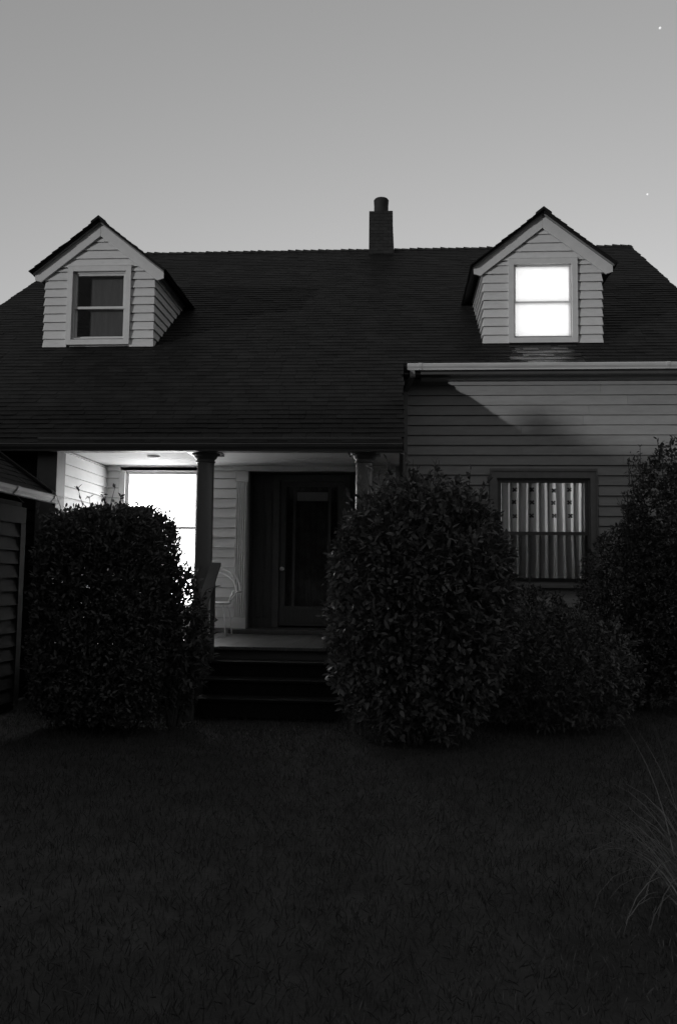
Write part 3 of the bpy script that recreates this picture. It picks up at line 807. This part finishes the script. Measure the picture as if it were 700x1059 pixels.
def shrub(name, label, c, r, n, ln, wd, m, seed, power=2.0, up=.4, shell=.5, cat='shrub', cut=None, sprigs=0, whorl=6, lumps=9, stems=7, trim=None, group=None, sprig_pts=None, lump_amp=1.0):
    rng = np.random.default_rng(seed); c = np.array(c, float); r = np.array(r, float)
    root = thing(name, label, cat, (c[0], c[1], 0), group)
    lf = lump(rng, lumps, lump_amp)
    nw = n // whorl
    U = rng.uniform(-1.25, 1.25, (nw * 14, 3))
    d = U / np.maximum(np.linalg.norm(U, axis=1, keepdims=True), 1e-6)
    q = (np.abs(U) ** power).sum(1) ** (1 / power) / lf(d)
    P = c + U * r
    k = (q < 1) & ((q > .55) | (rng.random(len(q)) < .55)) & (P[:, 2] > .04)
    P = P[k][:nw]; d = d[k][:nw]
    # whorls of leaves round each twig end
    axis = d * np.array([1, 1, .6]) + np.array([0, 0, up]) + rng.normal(size=d.shape) * .35
    axis /= np.linalg.norm(axis, axis=1, keepdims=True)
    PP = np.repeat(P, whorl, 0) + rng.normal(size=(len(P) * whorl, 3)) * ln * .3
    AA = np.repeat(axis, whorl, 0)
    DD = AA * .7 + rng.normal(size=AA.shape) * .62
    NN = np.array([0, 0, 1.0]) + rng.normal(size=AA.shape) * .5
    L_ = ln * rng.uniform(.55, 1.25, len(PP)); W_ = wd * rng.uniform(.7, 1.2, len(PP))
    V, b = leaf_mesh(PP, DD, NN, L_, W_)
    Vs = [V]; bs = [b]; off = len(V)
    mst = MB()
    for k in range(stems):
        a = rng.uniform(0, 6.28); q = c + np.array([math.cos(a) * r[0] * .55, math.sin(a) * r[1] * .55, rng.uniform(.2, .6) * r[2]])
        p0 = np.array([c[0] + math.cos(a) * r[0] * .15, c[1] + math.sin(a) * r[1] * .15, -.03])
        mid = (p0 + q) / 2 + rng.normal(size=3) * .06
        mst.tube([p0, mid, q], .022, 6, .007)
        for j in range(4):
            t = rng.uniform(.3, 1); s0 = p0 + (q - p0) * t + rng.normal(size=3) * .02; e = s0 + rng.normal(size=3) * np.array([.25, .25, .18]) * r + np.array([0, 0, .12])
            mst.tube([s0, (s0 + e) / 2 + rng.normal(size=3) * .03, e], .009, 5, .003)
    # thin shoots standing out of the crown
    pts = []
    for k in range(sprigs):
        dd = rng.normal(size=3); dd[2] = abs(dd[2]) * 1.2 + .3; dd /= np.linalg.norm(dd)
        s = ((np.abs(dd) ** power).sum()) ** (-1 / power) * lf(dd[None])[0]
        pts.append((c + dd * s * r * .93, dd, rng.uniform(.12, .30)))
    for sp in (sprig_pts or []): pts.append((np.array(sp[0], float), np.array(sp[1], float), sp[2]))
    for p0, dd, h in pts:
        g = np.array(dd) * .4 + np.array([rng.normal() * .2, rng.normal() * .2, 1]); g /= np.linalg.norm(g)
        p1 = p0 + g * h * .5 + rng.normal(size=3) * .012; p2 = p0 + g * h + rng.normal(size=3) * .03
        mst.tube([p0 - g * .15, p1, p2], .005, 5, .002)
        m_ = int(rng.integers(6, 11)); tt = rng.uniform(.1, 1.02, m_)
        Q = p0 + (p2 - p0) * tt[:, None]
        D2 = g * .6 + rng.normal(size=(m_, 3)) * .6; N2 = np.array([0, 0, 1.0]) + rng.normal(size=(m_, 3)) * .5
        V2, b2 = leaf_mesh(Q, D2, N2, ln * rng.uniform(.6, 1.1, m_), wd * rng.uniform(.7, 1.1, m_))
        Vs.append(V2); bs.append(b2 + off); off += len(V2)
    obj('stem', mst, 'bark', root)
    foliage_obj('foliage', np.concatenate(Vs), np.concatenate(bs), m, root)
    return root

shrub('clipped_shrub', 'dark clipped flat topped shrub in front of the lit porch window', (-2.91, -3.95, 1.10), (.645, .60, 1.06), 62000, .062, .025, 'leaf', 21,
      power=5.0, up=1.1, sprigs=30, shell=.15, lump_amp=.22)
shrub('spreading_shrub', 'loose leafy low shrub beside the clipped one at the left column', (-2.25, -3.75, .85), (.36, .34, .80), 4500, .085, .028, 'leaf', 22, power=2.0, up=.5, sprigs=9, shell=.3)
shrub('rounded_shrub', 'large dark rounded shrub covering the right side of the porch', (.20, -4.3, 1.22), (.80, .85, 1.20), 32000, .080, .034, 'leaf2', 23, power=2.5, up=.5, sprigs=34, shell=.2,
      sprig_pts=[((-.27, -4.2, 2.42), (0, 0, 1), .2), ((-.05, -4.2, 2.46), (.2, 0, 1), .22), ((.1, -4.2, 2.46), (-.2, 0, 1), .24), ((-.36, -4.3, 2.3), (-.3, 0, 1), .2), ((.3, -4.2, 2.42), (.2, 0, 1), .15)])
shrub('low_shrub', 'low twiggy shrub under the downstairs right window', (1.35, -1.6, .72), (.85, .62, .72), 12000, .065, .024, 'leaf2', 24, power=2.2, up=.7, sprigs=26, shell=.35)
shrub('mounded_shrub', 'dark mounded shrub right of the curtained window', (2.92, -1.9, 1.05), (.78, .7, 1.25), 20000, .06, .024, 'leaf3', 25, power=2.0, up=.6, sprigs=14, shell=.35)
shrub('slender_conifer', 'slender pointed conifer rising between mounded shrub and tall shrub', (2.87, -2.0, 1.75), (.20, .20, 1.42), 3000, .055, .014, 'leaf3', 26, power=1.5, up=1.5, sprigs=8, cat='tree', shell=.2, stems=3)
shrub('tall_shrub', 'tall dense shrub at the right edge of the photo', (3.55, -2.1, 1.6), (.72, .62, 1.62), 24000, .06, .026, 'leaf3', 27, power=2.8, up=.5, sprigs=14, shell=.35)
shrub('garden_shrub', 'broad low dark shrub in the bed between porch shrub and mounded shrub', (1.55, -3.4, .5), (.95, .6, .62), 11000, .065, .026, 'leaf2', 28, power=2.2, up=.5, sprigs=12, shell=.35)
# clipped hedge behind the camera that keeps the low lamp light off the lower storey
def hedge(n=14000):
    rng = np.random.default_rng(31)
    root = thing('tall_hedge', 'tall uneven boundary hedge across the street from the house', 'hedge', (-17.8, -16, 0))
    ax = np.array([.669, -.743, 0]); nr = np.array([.743, .669, 0]); o = np.array([-17.8, -16.0, 0])
    s = rng.uniform(-9.5, 6.5, n)
    def top(s):
        t = 4.14 + .10 * np.sin(s * 2.3) + .06 * np.sin(s * 5.1 + 1)
        t += .50 * np.exp(-((s - 1.42) / .24) ** 2) + .30 * np.exp(-((s - 1.85) / .3) ** 2) - .16 * np.exp(-((s - 3.1) / .5) ** 2)
        return t
    z = top(s) * (1 - rng.random(n) ** 1.6); t = rng.uniform(-.7, .7, n)
    P = o + s[:, None] * ax + t[:, None] * nr; P[:, 2] = z
    D = rng.normal(size=(n, 3)) + np.array([0, 0, .4]); N2 = rng.normal(size=(n, 3))
    V, b = leaf_mesh(P, D, N2, .22 * rng.uniform(.6, 1.2, n), .13 * rng.uniform(.7, 1.2, n))
    foliage_obj('foliage', V, b, 'leaf', root)
    mb = MB()
    for k in range(22):
        p = o + ax * (-9 + k * .72) + nr * rng.uniform(-.2, .2)
        mb.tube([p, p + np.array([rng.normal() * .1, rng.normal() * .1, 1.8]), p + np.array([rng.normal() * .2, rng.normal() * .2, 3.6])], .06, 6, .015)
    obj('stem', mb, 'bark', root)
hedge(26000)

# ornamental grass tuft, bottom right
og = thing('ornamental_grass', 'tuft of long arching dry grass at the lower right corner', 'grass tuft', (1.42, -8.15, 0))
rng = random.Random(41); mb = MB()
def blade(mb, p, az, lean, h, w, curl, seg=8):
    pts = []; pos = Vector(p); th = lean
    for k in range(seg + 1):
        pts.append(pos.copy()); d = Vector((math.cos(az) * math.sin(th), math.sin(az) * math.sin(th), math.cos(th)))
        pos = pos + d * (h / seg); th += curl / seg * (1.6 * k / seg + .2)
    side = Vector((-math.sin(az), math.cos(az), 0)); i = len(mb.v)
    for k, q in enumerate(pts):
        ww = w * (1 - (k / seg) ** 2.2) * .5 + .0004
        mb.v.append(tuple(q - side * ww)); mb.v.append(tuple(q + side * ww + Vector((0, 0, ww * .4))))
    for k in range(seg): mb.f.append((i + 2 * k, i + 2 * k + 1, i + 2 * k + 3, i + 2 * k + 2))
for k in range(170):
    az = rng.uniform(0, 6.283); rr_ = rng.random() ** .6 * .14
    tall = rng.random() < .07
    blade(mb, (1.42 + math.cos(az) * rr_, -8.15 + math.sin(az) * rr_, 0), az + rng.uniform(-.5, .5), rng.uniform(.05, .25) if tall else rng.uniform(.3, .8),
          rng.uniform(.8, 1.05) if tall else rng.uniform(.5, .95), rng.uniform(.005, .012), rng.uniform(.2, .8) if tall else rng.uniform(1.7, 3.0))
obj('blades', mb, 'straw', og, smooth=True)

# ------------------------------------------------------------------ ground
mb = MB(); n = 70
xs = np.concatenate([[-600, -200, -80], np.linspace(-30, 30, n), [80, 200, 600]]); ys = np.concatenate([[-600, -200, -80], np.linspace(-30, 20, n), [80, 200, 600]])
for y in ys:
    for x in xs:
        near = abs(x) < 31 and -31 < y < 21
        mb.v.append((float(x), float(y), (.012 * math.sin(x * 1.7 + y) + .010 * math.sin(y * 2.3 - x * .6) - .03) if near else -.03))
m_ = len(xs)
for j in range(len(ys) - 1):
    for i in range(m_ - 1): mb.f.append((j * m_ + i, j * m_ + i + 1, (j + 1) * m_ + i + 1, (j + 1) * m_ + i))
lawn = struct('lawn', mb, 'soil')
rng = np.random.default_rng(51); n = 180000
X = np.where(rng.random(n) < .72, rng.uniform(-4.1, 3.6, n), rng.uniform(3.6, 9.5, n)); Y = -10.2 + 8.6 * rng.random(n) ** 1.4
Y = np.where(X < .2, np.minimum(Y, -2.6), Y); Y = np.where(Y > -.1, -5.0, Y)
P = np.stack([X, Y, np.full(n, -.03)], 1); D = rng.normal(size=(n, 3)) * .45 + np.array([0, 0, 1.0]); N2 = rng.normal(size=(n, 3)); N2[:, 2] *= .2
V, b = leaf_mesh(P, D, N2, rng.uniform(.03, .075, n), rng.uniform(.003, .006, n), .3)
gr = foliage_obj('lawn_grass', V, b, 'grass', None); gr['kind'] = 'stuff'
gr['label'] = 'dark unmown lawn grass in the foreground'

# ------------------------------------------------------------------ camera
f_px, H_px = 840.0, 1059.0
cam = bpy.data.cameras.new('camera'); co_ = bpy.data.objects.new('camera', cam); C.objects.link(co_)
cam.sensor_fit = 'VERTICAL'; cam.sensor_height = 36; cam.sensor_width = 24; cam.lens = f_px / H_px * 36
cam.clip_end = 3000; cam.clip_start = .05
pt, yw, rl = R(4.6), R(4.1), .012
fw = Vector((-math.sin(yw) * math.cos(pt), math.cos(yw) * math.cos(pt), math.sin(pt)))
rt = Vector((math.cos(yw), math.sin(yw), 0)); up = rt.cross(fw)
r2 = rt * math.cos(rl) + up * math.sin(rl); u2 = up * math.cos(rl) - rt * math.sin(rl)
mtx = Matrix((r2, u2, -fw)).transposed().to_4x4(); mtx.translation = Vector((0, -12, 1.5))
co_.matrix_world = mtx
S.camera = co_

# two bright stars, far off
def star(px, py, dist, r, label):
    d = (fw + r2 * ((px - 350) / f_px) + u2 * ((529.5 - py) / f_px)).normalized()
    p = Vector((0, -12, 1.5)) + d * dist
    mb = MB(); mb.lathe((0, 0, 0), [(r * math.sin(a), -r * math.cos(a)) for a in [.15, .6, 1.1, 1.57, 2.0, 2.5, 3.0]], 12)
    o = obj('star', mb, 'star', None, smooth=True); o.location = p
    o['label'] = label; o['category'] = 'star'; o['group'] = 'stars in the evening sky'
star(682, 29, 900, 1.1, 'higher bright star near the upper right corner of the sky')
star(669, 201, 900, .95, 'lower bright star above the right end of the roof')

# ------------------------------------------------------------------ light
W = bpy.data.worlds.new('World'); S.world = W; W.use_nodes = True
nt = W.node_tree; N = nt.nodes; bg = N['Background']
sky = N.new('ShaderNodeTexSky'); sky.sky_type = 'NISHITA'; sky.sun_disc = False
sky.sun_elevation = R(-4.0); sky.sun_rotation = R(15); sky.altitude = 0; sky.air_density = 1; sky.dust_density = 3.0; sky.ozone_density = 1
bw = N.new('ShaderNodeRGBToBW')
nt.links.new(sky.outputs[0], bw.inputs[0]); pw = N.new('ShaderNodeMath'); pw.operation = 'POWER'; pw.inputs[1].default_value = .65
nt.links.new(bw.outputs[0], pw.inputs[0]); nt.links.new(pw.outputs[0], bg.inputs['Color'])
bg.inputs['Strength'].default_value = .15
sun = bpy.data.lights.new('sun', 'SUN'); so = bpy.data.objects.new('sun', sun); C.objects.link(so)
sun.energy = 0.0446; sun.angle = R(.9)
so.rotation_euler = Vector((1.11, 1.0, -.05)).to_track_quat('-Z', 'Y').to_euler()
so.location = (-20, -20, 8)

S.view_settings.view_transform = 'Standard'; S.view_settings.look = 'None'
S.view_settings.exposure = 4.58; S.view_settings.gamma = 1
S.render.engine = 'CYCLES'
S.cycles.use_denoising = True
S.cycles.max_bounces = 8; S.cycles.transparent_max_bounces = 16
